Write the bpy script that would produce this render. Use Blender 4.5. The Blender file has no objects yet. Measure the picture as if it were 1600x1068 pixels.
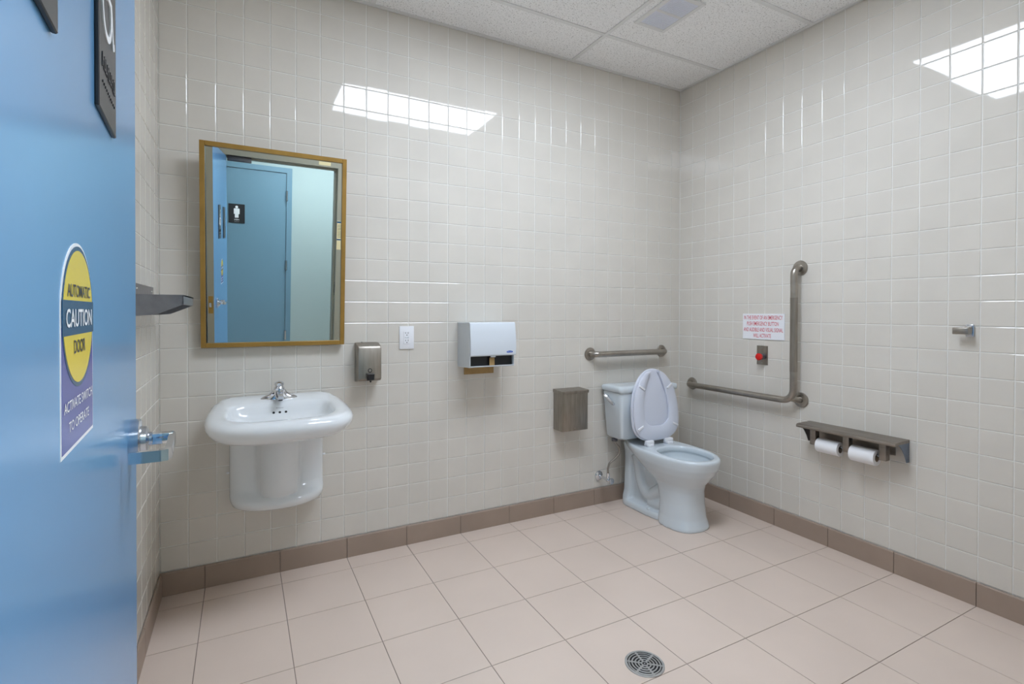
import bpy, bmesh, math, random
from mathutils import Vector, Matrix
random.seed(7)
SC = bpy.context.scene
COL = SC.collection

# ------------------------------------------------------------------ camera
CAM = Vector((-2.7321, -2.6240, 1.2282))
YAW, PIT, ROL = 0.4811, -0.0084, 0.0025
FPX, CX, CY = 795.91, 793.82, 493.76
d = Vector((math.sin(YAW)*math.cos(PIT), math.cos(YAW)*math.cos(PIT), math.sin(PIT)))
r0 = Vector((math.cos(YAW), -math.sin(YAW), 0)); u0 = r0.cross(d)
Rv = math.cos(ROL)*r0 + math.sin(ROL)*u0; Uv = -math.sin(ROL)*r0 + math.cos(ROL)*u0
cd = bpy.data.cameras.new('camera'); cam = bpy.data.objects.new('camera', cd); COL.objects.link(cam)
cam.matrix_world = Matrix(((Rv.x, Uv.x, -d.x, CAM.x), (Rv.y, Uv.y, -d.y, CAM.y), (Rv.z, Uv.z, -d.z, CAM.z), (0, 0, 0, 1)))
cd.sensor_width = 36.0; cd.sensor_fit = 'HORIZONTAL'
cd.lens = FPX/1600*36.0
cd.shift_x = (800-CX)/1600; cd.shift_y = (CY-534)/1600
cd.clip_start = 0.01; cd.clip_end = 50
SC.camera = cam

# ------------------------------------------------------------------ world, exposure
w = bpy.data.worlds.new('world'); SC.world = w; w.use_nodes = True
w.node_tree.nodes['Background'].inputs[0].default_value = (0.75, 0.85, 1, 1)
w.node_tree.nodes['Background'].inputs[1].default_value = 0.3
SC.view_settings.view_transform = 'Standard'
SC.view_settings.look = 'None'
SC.view_settings.gamma = 1.0
SC.view_settings.use_curve_mapping = False
SC.view_settings.exposure = 0.79
SC.cycles.use_denoising = True
SC.cycles.max_bounces = 14
SC.cycles.diffuse_bounces = 8
SC.cycles.glossy_bounces = 8
SC.cycles.sample_clamp_indirect = 6.0
LAMP_ROOM = 11.5       # radiance of the lit ceiling lens in the washroom
LAMP_HALL = 15.0        # radiance of the lit ceiling lens in the hall

# ------------------------------------------------------------------ dimensions
H = 2.777              # ceiling height
PH, PV = 0.110, 0.107  # wall tile pitch, horizontal and vertical
BB = 0.102             # baseboard height
XL = -3.048            # left wall
YF = -2.42             # front wall (room face)
YC = -2.54             # front wall (hall face)
YH = -3.90             # far wall of the hall

# ------------------------------------------------------------------ materials
def srgb(r, g, b):
    f = lambda c: (c/255/12.92) if c/255 <= 0.04045 else ((c/255+0.055)/1.055)**2.4
    return (f(r), f(g), f(b), 1)
MATS = {}
def mat(name, col, rough=0.5, metal=0.0, var=0.0, vscale=8.0, bump=0.0, bscale=60.0, spec=0.5, coat=0.0, col2=None, stretch=None, emit=None, strength=0.0, rvar=0.0, aniso=0.0):
    m = bpy.data.materials.new(name); m.use_nodes = True
    nt = m.node_tree; b = nt.nodes['Principled BSDF']
    b.inputs['Base Color'].default_value = col
    b.inputs['Roughness'].default_value = rough
    b.inputs['Metallic'].default_value = metal
    b.inputs['Specular IOR Level'].default_value = spec
    b.inputs['Coat Weight'].default_value = coat
    b.inputs['Coat Roughness'].default_value = 0.05
    tc = nt.nodes.new('ShaderNodeNewGeometry')
    src = tc.outputs['Position']
    if stretch:
        mp = nt.nodes.new('ShaderNodeMapping'); mp.inputs['Scale'].default_value = stretch
        nt.links.new(src, mp.inputs['Vector']); src = mp.outputs['Vector']
    if var > 0 or rvar > 0:
        n = nt.nodes.new('ShaderNodeTexNoise'); n.inputs['Scale'].default_value = vscale; n.inputs['Detail'].default_value = 4
        nt.links.new(src, n.inputs['Vector'])
        if var > 0:
            c2 = col2 or tuple(min(1, c*(1-var)) for c in col[:3])+(1,)
            rp = nt.nodes.new('ShaderNodeValToRGB')
            rp.color_ramp.elements[0].position = 0.3; rp.color_ramp.elements[1].position = 0.7
            rp.color_ramp.elements[0].color = c2; rp.color_ramp.elements[1].color = col
            nt.links.new(n.outputs['Fac'], rp.inputs['Fac']); nt.links.new(rp.outputs['Color'], b.inputs['Base Color'])
        if rvar > 0:
            mr = nt.nodes.new('ShaderNodeMapRange')
            mr.inputs['To Min'].default_value = max(0, rough-rvar); mr.inputs['To Max'].default_value = min(1, rough+rvar)
            nt.links.new(n.outputs['Fac'], mr.inputs['Value']); nt.links.new(mr.outputs['Result'], b.inputs['Roughness'])
    if bump > 0:
        n2 = nt.nodes.new('ShaderNodeTexNoise'); n2.inputs['Scale'].default_value = bscale; n2.inputs['Detail'].default_value = 3
        nt.links.new(src, n2.inputs['Vector'])
        bp = nt.nodes.new('ShaderNodeBump'); bp.inputs['Strength'].default_value = bump; bp.inputs['Distance'].default_value = 0.002
        nt.links.new(n2.outputs['Fac'], bp.inputs['Height']); nt.links.new(bp.outputs['Normal'], b.inputs['Normal'])
    if emit:
        b.inputs['Emission Color'].default_value = emit; b.inputs['Emission Strength'].default_value = strength
    MATS[name] = m
    return m

mat('wall_tile', (0.668, 0.632, 0.570, 1), 0.035, var=0.05, vscale=5, spec=0.5)
mat('grout', (0.85, 0.845, 0.81, 1), 0.85, var=0.08, vscale=12)
mat('floor_tile', (0.70, 0.58, 0.50, 1), 0.42, var=0.08, vscale=2.2, bump=0.08, bscale=260, rvar=0.06)
mat('floor_grout', (0.27, 0.215, 0.185, 1), 0.9)
mat('base_tile', (0.36, 0.275, 0.218, 1), 0.42, var=0.12, vscale=5)
mat('plaster', (0.78, 0.78, 0.76, 1), 0.7)
mat('hall_wall', (0.42, 0.51, 0.51, 1), 0.55, var=0.04, vscale=1.5)
mat('tee_white', (0.76, 0.755, 0.745, 1), 0.4)
mat('steel', (0.43, 0.395, 0.35, 1), 0.33, metal=1.0, var=0.2, vscale=22, rvar=0.08)
mat('steel_brushed', (0.38, 0.345, 0.30, 1), 0.38, metal=1.0, var=0.28, vscale=12, stretch=(5, 5, 0.7), rvar=0.08)
mat('steel_shelf', (0.34, 0.30, 0.26, 1), 0.42, metal=0.85, var=0.25, vscale=16, stretch=(3, 0.8, 3), rvar=0.06)
mat('steel_blue', (0.20, 0.24, 0.31, 1), 0.35, metal=0.9, var=0.2, vscale=25)
mat('steel_mid', (0.36, 0.36, 0.39, 1), 0.33, metal=0.9, var=0.2, vscale=25)
mat('steel_dark', (0.16, 0.155, 0.165, 1), 0.4, metal=0.9, var=0.2, vscale=25)
mat('steel_drain', (0.52, 0.52, 0.51, 1), 0.45, metal=0.75, var=0.2, vscale=40)
mat('chrome', (0.72, 0.74, 0.78, 1), 0.08, metal=1.0)
mat('chrome_satin', (0.60, 0.63, 0.68, 1), 0.2, metal=1.0, var=0.06, vscale=30)
mat('ceramic', (0.76, 0.785, 0.80, 1), 0.07, spec=0.55, coat=0.3)
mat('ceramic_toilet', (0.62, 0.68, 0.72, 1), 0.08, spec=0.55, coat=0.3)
mat('seat_plastic', (0.65, 0.68, 0.77, 1), 0.22)
mat('water', (0.55, 0.63, 0.68, 1), 0.03)
mat('gold', (0.44, 0.255, 0.06, 1), 0.34, metal=0.55, var=0.2, vscale=14, stretch=(1, 1, 1))
mat('mirror', (0.86, 0.92, 0.93, 1), 0.0, metal=1.0)
mat('door_blue', (0.135, 0.335, 0.60, 1), 0.2, spec=0.5, bump=0.02, bscale=40)
mat('men_blue', (0.16, 0.285, 0.375, 1), 0.35)
mat('taupe', (0.34, 0.31, 0.23, 1), 0.45)
mat('white_plastic', (0.82, 0.83, 0.86, 1), 0.3)
mat('white_enamel', (0.66, 0.71, 0.76, 1), 0.18)
mat('grey_enamel', (0.60, 0.64, 0.67, 1), 0.3)
mat('black', (0.008, 0.008, 0.01, 1), 0.35)
mat('black_plate', (0.025, 0.025, 0.028, 1), 0.36)
mat('rubber', (0.012, 0.012, 0.014, 1), 0.3)
mat('kraft', (0.42, 0.27, 0.11, 1), 0.85, var=0.15, vscale=40)
mat('paper', (0.86, 0.86, 0.87, 1), 0.95, bump=0.15, bscale=120)
mat('cardboard', (0.40, 0.31, 0.22, 1), 0.9)
mat('red', (0.62, 0.008, 0.006, 1), 0.2)
mat('red_ink', (0.60, 0.02, 0.05, 1), 0.5)
mat('yellow', (0.80, 0.62, 0.05, 1), 0.25)
mat('navy', (0.012, 0.075, 0.17, 1), 0.25)
mat('violet', (0.09, 0.105, 0.36, 1), 0.25)
mat('white_ink', (0.85, 0.86, 0.88, 1), 0.4)
mat('ink', (0.02, 0.022, 0.03, 1), 0.4)
mat('logo_blue', (0.01, 0.09, 0.50, 1), 0.25)
mat('cream', (0.80, 0.66, 0.36, 1), 0.7)
mat('fluor_room', (0.9, 0.9, 0.9, 1), 0.4, emit=(0.885, 0.985, 1.13, 1), strength=LAMP_ROOM)
mat('fluor_hall', (0.9, 0.9, 0.9, 1), 0.4, emit=(0.86, 0.95, 1.0, 1), strength=LAMP_HALL)
mat('vent_blue', (0.78, 0.80, 0.87, 1), 0.5)

def ceiling_material():
    m = bpy.data.materials.new('ceiling_panel'); m.use_nodes = True
    nt = m.node_tree; b = nt.nodes['Principled BSDF']; b.inputs['Roughness'].default_value = 0.95
    g = nt.nodes.new('ShaderNodeNewGeometry')
    n = nt.nodes.new('ShaderNodeTexNoise'); n.inputs['Scale'].default_value = 150; n.inputs['Detail'].default_value = 4; n.inputs['Roughness'].default_value = 0.7
    v = nt.nodes.new('ShaderNodeTexVoronoi'); v.inputs['Scale'].default_value = 190
    nt.links.new(g.outputs['Position'], n.inputs['Vector']); nt.links.new(g.outputs['Position'], v.inputs['Vector'])
    rp = nt.nodes.new('ShaderNodeValToRGB')
    rp.color_ramp.elements[0].position = 0.34; rp.color_ramp.elements[0].color = (0.30, 0.29, 0.28, 1)
    rp.color_ramp.elements[1].position = 0.44; rp.color_ramp.elements[1].color = (0.93, 0.925, 0.92, 1)
    nt.links.new(n.outputs['Fac'], rp.inputs['Fac']); nt.links.new(rp.outputs['Color'], b.inputs['Base Color'])
    bp = nt.nodes.new('ShaderNodeBump'); bp.inputs['Strength'].default_value = 0.5; bp.inputs['Distance'].default_value = 0.003
    nt.links.new(n.outputs['Fac'], bp.inputs['Height']); nt.links.new(bp.outputs['Normal'], b.inputs['Normal'])
    MATS['ceiling_panel'] = m
ceiling_material()

# ------------------------------------------------------------------ mesh helpers
ORG = {}
class MB:
    def __init__(s): s.v = []; s.f = []
    def add(s, vs, fs):
        o = len(s.v); s.v += [Vector(p) for p in vs]; s.f += [tuple(i+o for i in f) for f in fs]; return s
    def bm(s, b):
        b.verts.index_update(); s.add([v.co.copy() for v in b.verts], [[v.index for v in f.verts] for f in b.faces]); b.free(); return s
    def box(s, x0, x1, y0, y1, z0, z1):
        x0, x1 = min(x0, x1), max(x0, x1); y0, y1 = min(y0, y1), max(y0, y1); z0, z1 = min(z0, z1), max(z0, z1)
        return s.add([(x0,y0,z0),(x1,y0,z0),(x1,y1,z0),(x0,y1,z0),(x0,y0,z1),(x1,y0,z1),(x1,y1,z1),(x0,y1,z1)],
                     [(0,3,2,1),(4,5,6,7),(0,1,5,4),(1,2,6,5),(2,3,7,6),(3,0,4,7)])
    def rbox(s, x0, x1, y0, y1, z0, z1, r=0.004, seg=2):
        t = MB().box(x0, x1, y0, y1, z0, z1); b = bmesh.new()
        vs = [b.verts.new(p) for p in t.v]
        for f in t.f: b.faces.new([vs[i] for i in f])
        bmesh.ops.bevel(b, geom=list(b.edges), offset=r, segments=seg, profile=0.5, affect='EDGES')
        return s.bm(b)
    def prism(s, poly, a, bb, axis):
        """poly: 2D points, extruded from a to bb along axis ('x': (y,z) / 'y': (x,z) / 'z': (x,y))"""
        def P(p, t): return {'x': (t, p[0], p[1]), 'y': (p[0], t, p[1]), 'z': (p[0], p[1], t)}[axis]
        n = len(poly); vs = [P(p, a) for p in poly]+[P(p, bb) for p in poly]
        return s.add(vs, [tuple(range(n)), tuple(range(2*n-1, n-1, -1))]+[(i, i+n, (i+1) % n+n, (i+1) % n) for i in range(n)])
    def loft(s, rings, cap0=True, cap1=True, closed=True):
        n = len(rings[0]); o = len(s.v); fs = []
        for r in rings: s.v += [Vector(p) for p in r]
        for k in range(len(rings)-1):
            for i in range(n if closed else n-1):
                j = (i+1) % n; fs.append((o+k*n+i, o+k*n+j, o+(k+1)*n+j, o+(k+1)*n+i))
        if cap0: fs.append(tuple(o+i for i in range(n-1, -1, -1)))
        if cap1: fs.append(tuple(o+(len(rings)-1)*n+i for i in range(n)))
        s.f += fs; return s
    def tube(s, pts, rad, n=16, caps=True):
        pts = [Vector(p) for p in pts]; R = rad if isinstance(rad, (list, tuple)) else [rad]*len(pts)
        T = []
        for i in range(len(pts)):
            a = pts[max(0, i-1)]; c = pts[min(len(pts)-1, i+1)]; T.append((c-a).normalized())
        ref = Vector((0, 0, 1)) if abs(T[0].z) < 0.9 else Vector((1, 0, 0))
        nrm = (ref-T[0]*ref.dot(T[0])).normalized(); rings = []
        for i, p in enumerate(pts):
            nrm = (nrm-T[i]*nrm.dot(T[i])).normalized(); bi = T[i].cross(nrm)
            rings.append([p+R[i]*(math.cos(2*math.pi*k/n)*nrm+math.sin(2*math.pi*k/n)*bi) for k in range(n)])
        return s.loft(rings, caps, caps)
    def lathe(s, prof, o, ax, n=32):
        """prof: (radius, height) along axis ax from point o"""
        o = Vector(o); ax = Vector(ax).normalized()
        ref = Vector((0, 0, 1)) if abs(ax.z) < 0.9 else Vector((1, 0, 0))
        a = (ref-ax*ref.dot(ax)).normalized(); c = ax.cross(a)
        rings = [[o+ax*h+max(r, 1e-5)*(math.cos(2*math.pi*k/n)*a+math.sin(2*math.pi*k/n)*c) for k in range(n)] for r, h in prof]
        return s.loft(rings, True, True)
    def xf(s, M):
        s.v = [M @ p for p in s.v]; return s
    def build(s, name, material, parent=None, smooth=30, origin=None):
        org = Vector(origin) if origin is not None else (ORG[parent.name].copy() if parent else Vector((0, 0, 0)))
        me = bpy.data.meshes.new(name)
        me.from_pydata([p-org for p in s.v], [], s.f); me.update()
        b = bmesh.new(); b.from_mesh(me); bmesh.ops.recalc_face_normals(b, faces=list(b.faces)); b.to_mesh(me); b.free()
        if smooth:
            for p in me.polygons: p.use_smooth = True
            me.set_sharp_from_angle(angle=math.radians(smooth))
        me.materials.append(MATS[material])
        o = bpy.data.objects.new(name, me); COL.objects.link(o)
        if parent:
            o.parent = parent; o.location = org-ORG[parent.name]
        else: o.location = org
        ORG[o.name] = org
        return o

def thing(name, label, cat, loc, group=None, kind=None):
    o = bpy.data.objects.new(name, None); COL.objects.link(o); o.location = loc; o.empty_display_size = 0.05
    o['label'] = label; o['category'] = cat
    if group: o['group'] = group
    if kind: o['kind'] = kind
    ORG[o.name] = Vector(loc); return o
def tag(o, label, cat=None, kind=None, group=None):
    o['label'] = label
    if cat: o['category'] = cat
    if kind: o['kind'] = kind
    if group: o['group'] = group
    return o
def struct(mb, name, material, label, cat=None, smooth=0):
    o = mb.build(name, material, None, smooth); return tag(o, label, cat, 'structure')

def text_mesh(txt, width=None, height=None, bold=0.0, spacing=1.0):
    """flat lettering centred on the origin in the xy plane: (verts, faces)"""
    cu = bpy.data.curves.new('t', 'FONT'); cu.body = txt; cu.align_x = 'CENTER'; cu.align_y = 'CENTER'
    cu.resolution_u = 3; cu.offset = bold; cu.space_character = spacing
    ob = bpy.data.objects.new('t', cu); COL.objects.link(ob)
    dg = bpy.context.evaluated_depsgraph_get(); me = bpy.data.meshes.new_from_object(ob.evaluated_get(dg))
    vs = [v.co.copy() for v in me.vertices]; fs = [tuple(p.vertices) for p in me.polygons]
    bpy.data.objects.remove(ob); bpy.data.curves.remove(cu); bpy.data.meshes.remove(me)
    x0 = min(v.x for v in vs); x1 = max(v.x for v in vs); y0 = min(v.y for v in vs); y1 = max(v.y for v in vs)
    sx = width/(x1-x0) if width else None; sy = height/(y1-y0) if height else None
    sx = sx or sy; sy = sy or sx
    return [((v.x-(x0+x1)/2)*sx, (v.y-(y0+y1)/2)*sy) for v in vs], fs
def put2d(mb, vs, fs, o, r, u, n=None, eps=0.0):
    o = Vector(o); r = Vector(r); u = Vector(u)
    off = (Vector(n)*eps) if n is not None else Vector((0, 0, 0))
    return mb.add([o+off+r*a+u*b for a, b in vs], fs)
def lettering(name, lines, parent, material, r, u, n, eps=0.0008, bold=0.0):
    """lines: (text, centre point, width, height)"""
    mb = MB()
    for t, o, wd, ht in lines:
        vs, fs = text_mesh(t, wd, ht, bold); put2d(mb, vs, fs, o, r, u, n, eps)
    return mb.build(name, material, parent, 0)
def slab2d(mb, poly, o, r, u, n, t0, t1):
    """thin plate with outline poly in frame (o, r, u), between t0 and t1 along n"""
    o = Vector(o); r = Vector(r); u = Vector(u); n = Vector(n); k = len(poly)
    vs = [o+r*a+u*b+n*t0 for a, b in poly]+[o+r*a+u*b+n*t1 for a, b in poly]
    return mb.add(vs, [tuple(range(k-1, -1, -1)), tuple(range(k, 2*k))]+[(i, (i+1) % k, (i+1) % k+k, i+k) for i in range(k)])
def rrect(w, h, rad, n=6):
    out = []
    for cx, cy, a0 in ((w/2-rad, h/2-rad, 0), (-w/2+rad, h/2-rad, 90), (-w/2+rad, -h/2+rad, 180), (w/2-rad, -h/2+rad, 270)):
        for k in range(n+1):
            a = math.radians(a0+90*k/n); out.append((cx+rad*math.cos(a), cy+rad*math.sin(a)))
    return out
def circle(rad, n=40, a0=0, a1=360, c=(0, 0)):
    full = (a1-a0) >= 360
    return [(c[0]+rad*math.cos(math.radians(a0+(a1-a0)*k/(n if full else n-1))), c[1]+rad*math.sin(math.radians(a0+(a1-a0)*k/(n if full else n-1)))) for k in range(n)]
def arc3(c, a, b, rad, t0, t1, n=8):
    """points on an arc in the plane of unit vectors a, b about c"""
    c = Vector(c); a = Vector(a); b = Vector(b)
    return [c+rad*(math.cos(math.radians(t0+(t1-t0)*k/n))*a+math.sin(math.radians(t0+(t1-t0)*k/n))*b) for k in range(n+1)]
def catmull(pts, sub=8):
    P = [Vector(p) for p in pts]; P = [2*P[0]-P[1]]+P+[2*P[-1]-P[-2]]; out = []
    for i in range(1, len(P)-2):
        for k in range(sub):
            t = k/sub
            out.append(0.5*((2*P[i])+(-P[i-1]+P[i+1])*t+(2*P[i-1]-5*P[i]+4*P[i+1]-P[i+2])*t*t+(-P[i-1]+3*P[i]-3*P[i+1]+P[i+2])*t**3))
    out.append(P[-2]); return out

# ------------------------------------------------------------------ tiles on walls and floor
TM = {}
def tile_geo(w, h, gap, bev, dep):
    """tile face centred on the origin, facing +z, front at z=0"""
    a, b = w/2-gap/2, h/2-gap/2; c, e = a-bev, b-bev
    vs = [(-c,-e,0),(c,-e,0),(c,e,0),(-c,e,0),(-a,-b,-bev*0.45),(a,-b,-bev*0.45),(a,b,-bev*0.45),(-a,b,-bev*0.45),(-a,-b,-dep),(a,-b,-dep),(a,b,-dep),(-a,b,-dep)]
    fs = [(0,1,2,3)]+[(4+i, 4+(i+1)%4, (i+1)%4, i) for i in range(4)]+[(8+i, 8+(i+1)%4, 4+(i+1)%4, 4+i) for i in range(4)]
    return vs, fs
def tile_mesh(name, w, h, gap, bev, dep, material):
    key = (name, round(w, 4), round(h, 4), material)
    if key not in TM:
        me = bpy.data.meshes.new(name); vs, fs = tile_geo(w, h, gap, bev, dep); me.from_pydata(vs, [], fs); me.update(); me.materials.append(MATS[material]); TM[key] = me
    return TM[key]
def frame_matrix(c, r, u, tilt=0.0):
    r = Vector(r); u = Vector(u); n = r.cross(u)
    M = Matrix(((r.x, u.x, n.x, c[0]), (r.y, u.y, n.y, c[1]), (r.z, u.z, n.z, c[2]), (0, 0, 0, 1)))
    if tilt: M = M @ Matrix.Rotation(random.uniform(-tilt, tilt), 4, 'X') @ Matrix.Rotation(random.uniform(-tilt, tilt), 4, 'Y')
    return M
def lay_tiles(parent, cells, r, u, singles, name, gap, bev, dep, material, tilt, rest_name):
    """cells: (centre, w, h); the first `singles` become objects, the rest one joined part"""
    mass = MB(); org = ORG[parent.name]
    for k, (c, w, h) in enumerate(cells):
        M = frame_matrix(c, r, u, tilt)
        if k < singles:
            o = bpy.data.objects.new(name, tile_mesh(name, w, h, gap, bev, dep, material)); COL.objects.link(o)
            o.parent = parent; M.translation = M.translation-org; o.matrix_basis = M
        else:
            vs, fs = tile_geo(w, h, gap, bev, dep); mass.add([M @ Vector(p) for p in vs], fs)
    if mass.v:
        o = mass.build(rest_name, material, parent, 0); o['kind'] = 'stuff'
def spans(edges):
    return [((a+b)/2, abs(b-a)) for a, b in zip(edges[:-1], edges[1:])]
ROWS = [BB+PV*k for k in range(26)]

def project(p):
    v = Vector(p)-CAM; dz = v.dot(d)
    return (CX+FPX*v.dot(Rv)/dz, CY-FPX*v.dot(Uv)/dz, dz)
def seen_size(c):
    x, y, z = project(c)
    if z <= 0.05 or x < 205 or x > 1615 or y < -15 or y > 1090: return -1
    return 1/z

# back wall
GD = 0.0022
wb = struct(MB().box(XL-0.12, 0.12, GD, 0.14, -0.05, H+0.25), 'wall_back', 'grout', 'back wall of square beige glazed tiles with pale joints', 'wall')
xe = [0.0]+[-(0.0835+PH*k) for k in range(27)]+[XL]
cells = [((xc, 0, zc), w_, h_) for xc, w_ in spans(xe) for zc, h_ in spans(ROWS)]
def hidden_back(c):
    x, y, z = c
    return (-2.86 < x < -2.33 and 1.16 < z < 1.86) or (-2.77 < x < -2.42 and 0.40 < z < 0.78)
cells.sort(key=lambda q: -(seen_size(q[0]) - (5 if hidden_back(q[0]) else 0)))
lay_tiles(wb, cells, (1,0,0), (0,0,1), 300, 'tile', 0.0032, 0.0022, 0.006, 'wall_tile', 0.0030, 'tile_field')
# right wall
wr = struct(MB().box(GD, 0.14, 0.14, YF-0.02, -0.05, H+0.25), 'wall_right', 'grout', 'right wall of square beige glazed tiles holding the grab bars', 'wall')
ye = [0.0]+[-(0.1106+PH*k) for k in range(22)]
ye = [y for y in ye if y > YF+0.02]+[YF]
cells = [((0, yc, zc), w_, h_) for yc, w_ in spans(ye) for zc, h_ in spans(ROWS)]
cells.sort(key=lambda q: -seen_size(q[0]))
lay_tiles(wr, cells, (0,-1,0), (0,0,1), 300, 'tile', 0.0032, 0.0022, 0.006, 'wall_tile', 0.0030, 'tile_field')
# left wall
wl = struct(MB().box(XL-0.14, XL-GD, 0.14, YF-0.02, -0.05, H+0.25), 'wall_left', 'grout', 'left wall of beige glazed tiles beyond the blue door edge', 'wall')
ye = [-PH*k for k in range(23)]
ye = [y for y in ye if y > YF+0.02]+[YF]
cells = [((XL, yc, zc), w_, h_) for yc, w_ in spans(ye) for zc, h_ in spans(ROWS)]
cells.sort(key=lambda q: -q[0][1])
lay_tiles(wl, cells, (0,1,0), (0,0,1), 150, 'tile', 0.0032, 0.0022, 0.006, 'wall_tile', 0.0030, 'tile_field')
# front wall with the doorway (x from DX0 to DX1)
DX0, DX1, DH = -2.905, -1.965, 2.112
wf = MB().box(XL-0.14, DX0-0.02, YC, YF-GD, -0.05, H+0.25).box(DX1+0.02, 0.14, YC, YF-GD, -0.05, H+0.25).box(DX0-0.02, DX1+0.02, YC, YF-GD, DH+0.02, H+0.25)
wf = struct(wf, 'wall_front', 'plaster', 'front wall around the doorway, seen only in the mirror', 'wall')
xe = [XL+PH*k for k in range(28)]; xe = [x for x in xe if x < -0.02]+[0.0]
cells = [((xc, YF, zc), w_, h_) for xc, w_ in spans(xe) for zc, h_ in spans(ROWS) if not (DX0-0.07 < xc < DX1+0.08 and zc < DH+0.07)]
lay_tiles(wf, cells, (-1,0,0), (0,0,1), 0, 'tile', 0.0032, 0.0022, 0.006, 'wall_tile', 0.0030, 'tile_field')
# floor
FP = 0.305
fl = struct(MB().box(XL-0.14, 0.14, 0.14, YC-0.0, -0.15, -0.0018), 'floor', 'floor_grout', 'washroom floor of large square beige-pink porcelain tiles', 'floor')
xs = [0.0]+[-(0.135+FP*k) for k in range(10)]; xs = [x for x in xs if x > XL+0.03]+[XL]
ys = [0.0]+[-(0.125+FP*k) for k in range(9)]; ys = [y for y in ys if y > YC+0.03]+[YC]
cells = [((xc, yc, 0), w_, h_) for xc, w_ in spans(xs) for yc, h_ in spans(ys)]
lay_tiles(fl, cells, (1,0,0), (0,1,0), 300, 'tile', 0.0028, 0.0010, 0.006, 'floor_tile', 0.0, 'tile_field')
# baseboards, one tile piece after another
def baseboard(name, edges, axis, wallpos, sgn, label):
    org = (0, 0, 0)
    back = MB()
    if axis == 'x': back.box(edges[0], edges[-1], wallpos, wallpos+sgn*0.0035, 0, BB-0.002)
    else: back.box(wallpos, wallpos+sgn*0.0035, edges[0], edges[-1], 0, BB-0.002)
    o = struct(back, name, 'floor_grout', label, 'baseboard')
    for a, b in zip(edges[:-1], edges[1:]):
        a, b = max(a, b)-0.0012, min(a, b)+0.0012
        t = MB()
        prof = [(0, 0.0004), (sgn*0.009, 0.0004), (sgn*0.009, BB-0.006), (sgn*0.006, BB-0.001), (0, BB-0.001)]
        if axis == 'x': t.prism([(wallpos+p, z) for p, z in prof], a, b, 'x')
        else: t.prism([(wallpos+p, z) for p, z in prof], a, b, 'y')
        t.build('tile', 'base_tile', o, 0)
baseboard('baseboard_back', xs, 'x', -0.0002, -1, 'dark taupe tile baseboard along the back wall')
baseboard('baseboard_right', [y if y else -0.01 for y in ys if y > YF]+[YF], 'y', -0.0002, -1, 'dark taupe tile baseboard along the right wall')
baseboard('baseboard_left', [y if y else -0.01 for y in ys if y > YF]+[YF], 'y', XL+0.0002, 1, 'dark taupe tile baseboard along the left wall')

# ceiling: grid of tees with lay-in panels
ce = struct(MB().box(XL-0.14, 0.14, 0.14, YC, H+0.05, H+0.30), 'ceiling', 'plaster', 'suspended ceiling of speckled white panels in a metal grid', 'ceiling')
gx = [0.0, -0.926, -2.146, XL]; gy = [0.0, -0.335, -0.940, -1.550, -2.160, YF]
TW = 0.024
LX0, LX1, LY0, LY1 = -2.146, -0.926, -1.550, -0.940
for a, b in zip(gx[:-1], gx[1:]):
    for c, e in zip(gy[:-1], gy[1:]):
        if abs(a-LX1) < 1e-6 and abs(c-LY1) < 1e-6: continue
        MB().box(a-0.004, b+0.004, c-0.004, e+0.004, H+0.004, H+0.020).build('panel', 'ceiling_panel', ce, 0)
def tee(x0, x1, y0, y1): MB().rbox(x0, x1, y0, y1, H-0.001, H+0.0035, 0.0008, 1).box((x0+x1)/2-0.001 if abs(x1-x0) < 0.1 else x0, (x0+x1)/2+0.001 if abs(x1-x0) < 0.1 else x1, (y0+y1)/2-0.001 if abs(y1-y0) < 0.1 else y0, (y0+y1)/2+0.001 if abs(y1-y0) < 0.1 else y1, H+0.003, H+0.04).build('grid_tee', 'tee_white', ce, 0)
for x in gx[1:-1]: tee(x-TW/2, x+TW/2, YF+0.0225, -0.0225)
for y in gy[1:-1]:
    for a, b in zip(gx[:-1], gx[1:]): tee(b+TW/2 if b > XL else b+0.0225, a-TW/2 if a < 0 else a-0.0225, y-TW/2, y+TW/2)
for q in ((XL, 0, -0.022, 0), (XL, 0, YF, YF+0.022)): MB().rbox(*q, H-0.0015, H+0.003, 0.0006, 1).build('wall_angle', 'tee_white', ce, 0)
for q in ((-0.022, 0, YF, 0), (XL, XL+0.022, YF, 0)): MB().rbox(*q, H-0.001, H+0.0032, 0.0006, 1).build('wall_angle', 'tee_white', ce, 0)

# ------------------------------------------------------------------ hall behind the camera
struct(MB().box(-5.2, 2.2, YC, YH-0.14, -0.15, 0.0), 'floor_hall', 'floor_tile', 'floor of the hall behind the doorway', 'floor')
struct(MB().box(-5.2, 2.2, YC, YH-0.14, H-0.1, H+0.3), 'ceiling_hall', 'plaster', 'plain white ceiling of the hall behind the doorway', 'ceiling')
DXM0, DXM1 = -3.155, -2.284        # the opposite door leaf
wh = MB().box(-5.2, DXM0-0.01, YH, YH-0.14, 0, H).box(DXM1+0.01, 2.2, YH, YH-0.14, 0, H).box(DXM0-0.01, DXM1+0.01, YH, YH-0.14, 2.135, H)
struct(wh, 'wall_hall', 'hall_wall', 'pale cyan hall wall reflected at the right of the mirror', 'wall')
struct(MB().box(-5.2, -5.06, YC, YH, 0, H), 'wall_hall_left', 'hall_wall', 'pale cyan end wall of the hall', 'wall')
struct(MB().box(2.06, 2.2, YC, YH, 0, H), 'wall_hall_right', 'hall_wall', 'pale cyan far end wall of the hall', 'wall')
for x0, x1, nm in ((-5.2, XL-0.14, 'wall_hall_near_left'), (0.14, 2.2, 'wall_hall_near_right')):
    struct(MB().box(x0, x1, YC, YC+0.1, 0, H), nm, 'hall_wall', 'pale cyan hall wall beside the washroom', 'wall')
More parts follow.
